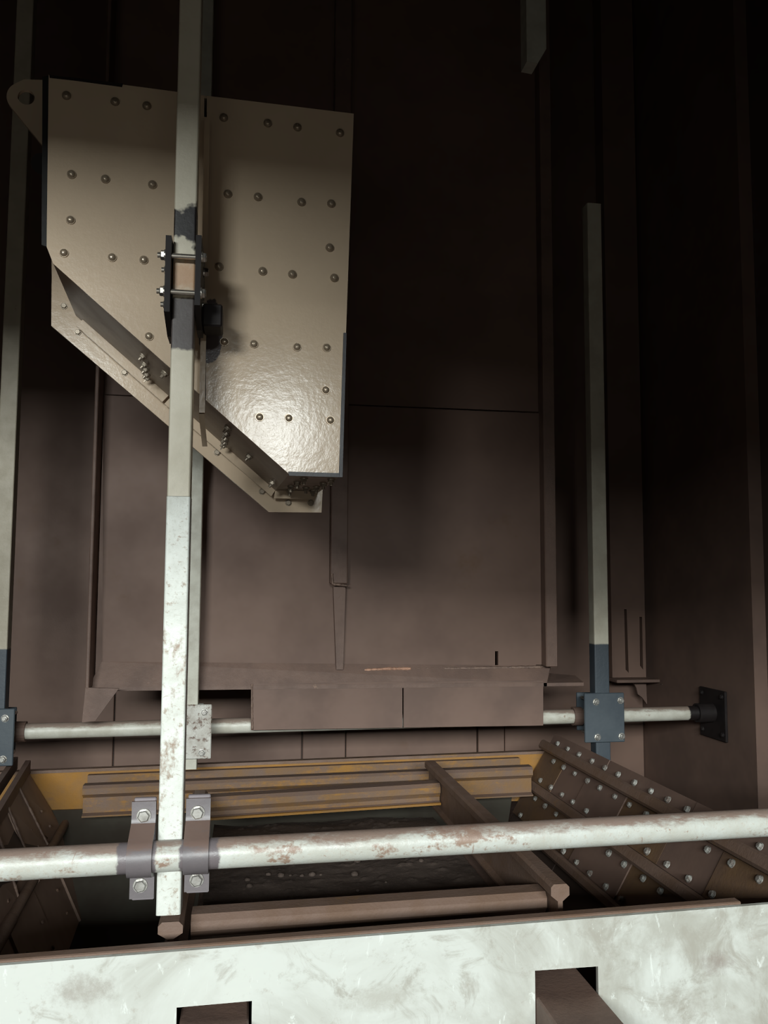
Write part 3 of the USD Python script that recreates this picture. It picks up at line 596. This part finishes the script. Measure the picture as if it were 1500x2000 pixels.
s3 = np.array([SN[0], 0, SN[1]])
for row, (t, off) in enumerate(((-.30, .0), (.15, .05), (.74, .03), (1.2, .07), (1.77, .02))):
    y = YRIM - .12 - off
    while y > YN0 + .04:
        c = cs(t); rr = rng.uniform(.0085, .011)
        rw.part("bolt", hexhead([c[0] + SN[0] * .003, y + rng.uniform(-.008, .008), c[1] + SN[1] * .003], s3, rr, .010, turn=rng.random() * 2), M["bolt_light"])
        y -= .127

# left liner: two tiers of plates, run slightly askew
L1 = [atz(62, 1490, .95), atz(0, 1596, .95)]
L2 = [atz(140, 1582, .72), atz(0, 1827, .72)]
L3 = [atz(186, 1722, .45), atz(140, 1850, .45)]
def along(L, y): d = (L[1] - L[0]) / (L[1][1] - L[0][1]); return L[0] + d * (y - L[0][1])
lw = Thing("hopper_liner", "sloping brown hopper side at left made of stepped steel plates", "hopper liner", [-.85, 3.0, .45])
YE = YRIM - .03
def lplate(La, Lb, y0, y1, lift, th=.014, fa_=0.0, fb_=1.0):
    pts = []
    for y in (y0, y1):
        a, b = along(La, y), along(Lb, y); A, B = a + (b - a) * fa_, a + (b - a) * fb_
        n = np.cross(b - a, [0, 1, 0]); n /= np.linalg.norm(n); n = n if n[0] > 0 else -n
        pts += [A + n * lift, B + n * lift, A + n * (lift - th), B + n * (lift - th)]
    return hull(pts)
for La, Lb in ((L1, L2), (L2, L3)): lw.part("backing_plate", lplate(La, Lb, YN0, YE, -.016, .012), M["dark_wall"])
edges = [YN0, 2.25, 2.58, 2.92, 3.18, 3.47, YE]
for k in range(len(edges) - 1):
    lw.part("liner_plate", lplate(L1, L2, edges[k] + .002, edges[k + 1] - .002, .004 - .007 * (k % 2), .016, -.04, .97), M["brown_lit"])
    a, b = along(L1, edges[k + 1] - .004), along(L2, edges[k + 1] - .004)
    if k < len(edges) - 2: lw.part("seam_weld", bead([a + (b - a) * .02 + [.006, 0, .004], a + (b - a) * .95 + [.006, 0, .004]], .005, 20 + k, 24), M["weld"], smooth=True)
edges = [YN0, 2.36, 2.75, 3.12, 3.5, YE]
for k in range(len(edges) - 1):
    lw.part("liner_plate", lplate(L2, L3, edges[k] + .002, edges[k + 1] - .002, .0 - .008 * (k % 2), .012, .05, 1.0), M["brown_lit"])
for L, off, r, nm, segs in ((L1, [.0, 0, .02], .017, "edge_bar", 1), (L1, [-.05, 0, .035], .017, "edge_bar", 1)):
    a, b = along(L, YE) + off, along(L, YN0) + off
    lw.part(nm, hull(np.vstack([[q + [dx, 0, dz] for dx in (-r * .6, r * .6) for dz in (-.03, r)] for q in (a, b)])), M["brown"])
cuts = [YE, 3.45, 3.1, 2.75, 2.35, YN0]
for k in range(len(cuts) - 1):
    a, b = along(L2, cuts[k] - .004) + [.012, 0, .012], along(L2, cuts[k + 1] + .004) + [.012, 0, .012]
    lw.part("step_bar", tube_between(a, b, .017 + .003 * (k % 2), 10), M["rail_steel"], smooth=40)
for La, Lb, fs_ in ((L1, L2, (.55, .8)), (L2, L3, (.4, .7))):
    for y in (2.1, 2.45, 2.8, 3.05, 3.35, 3.62):
        for f in fs_:
            a, b = along(La, y), along(Lb, y); n = np.cross(b - a, [0, 1, 0]); n /= np.linalg.norm(n); n = n if n[0] > 0 else -n
            lw.part("bolt", hexhead(a + (b - a) * f + n * .004, n, .006, .006, turn=y), M["rail_steel"])
# hopper bottom and the deep side walls below the liners
hbm = Thing("hopper_floor", "dark deep hopper bottom seen left of the lengthwise rail", "hopper bottom", [.2, 2.9, .02])
hbm.part("floor_plate", box([-.75, YN0, .06], [1.3, 3.2, .075]), M["dark_wall"])
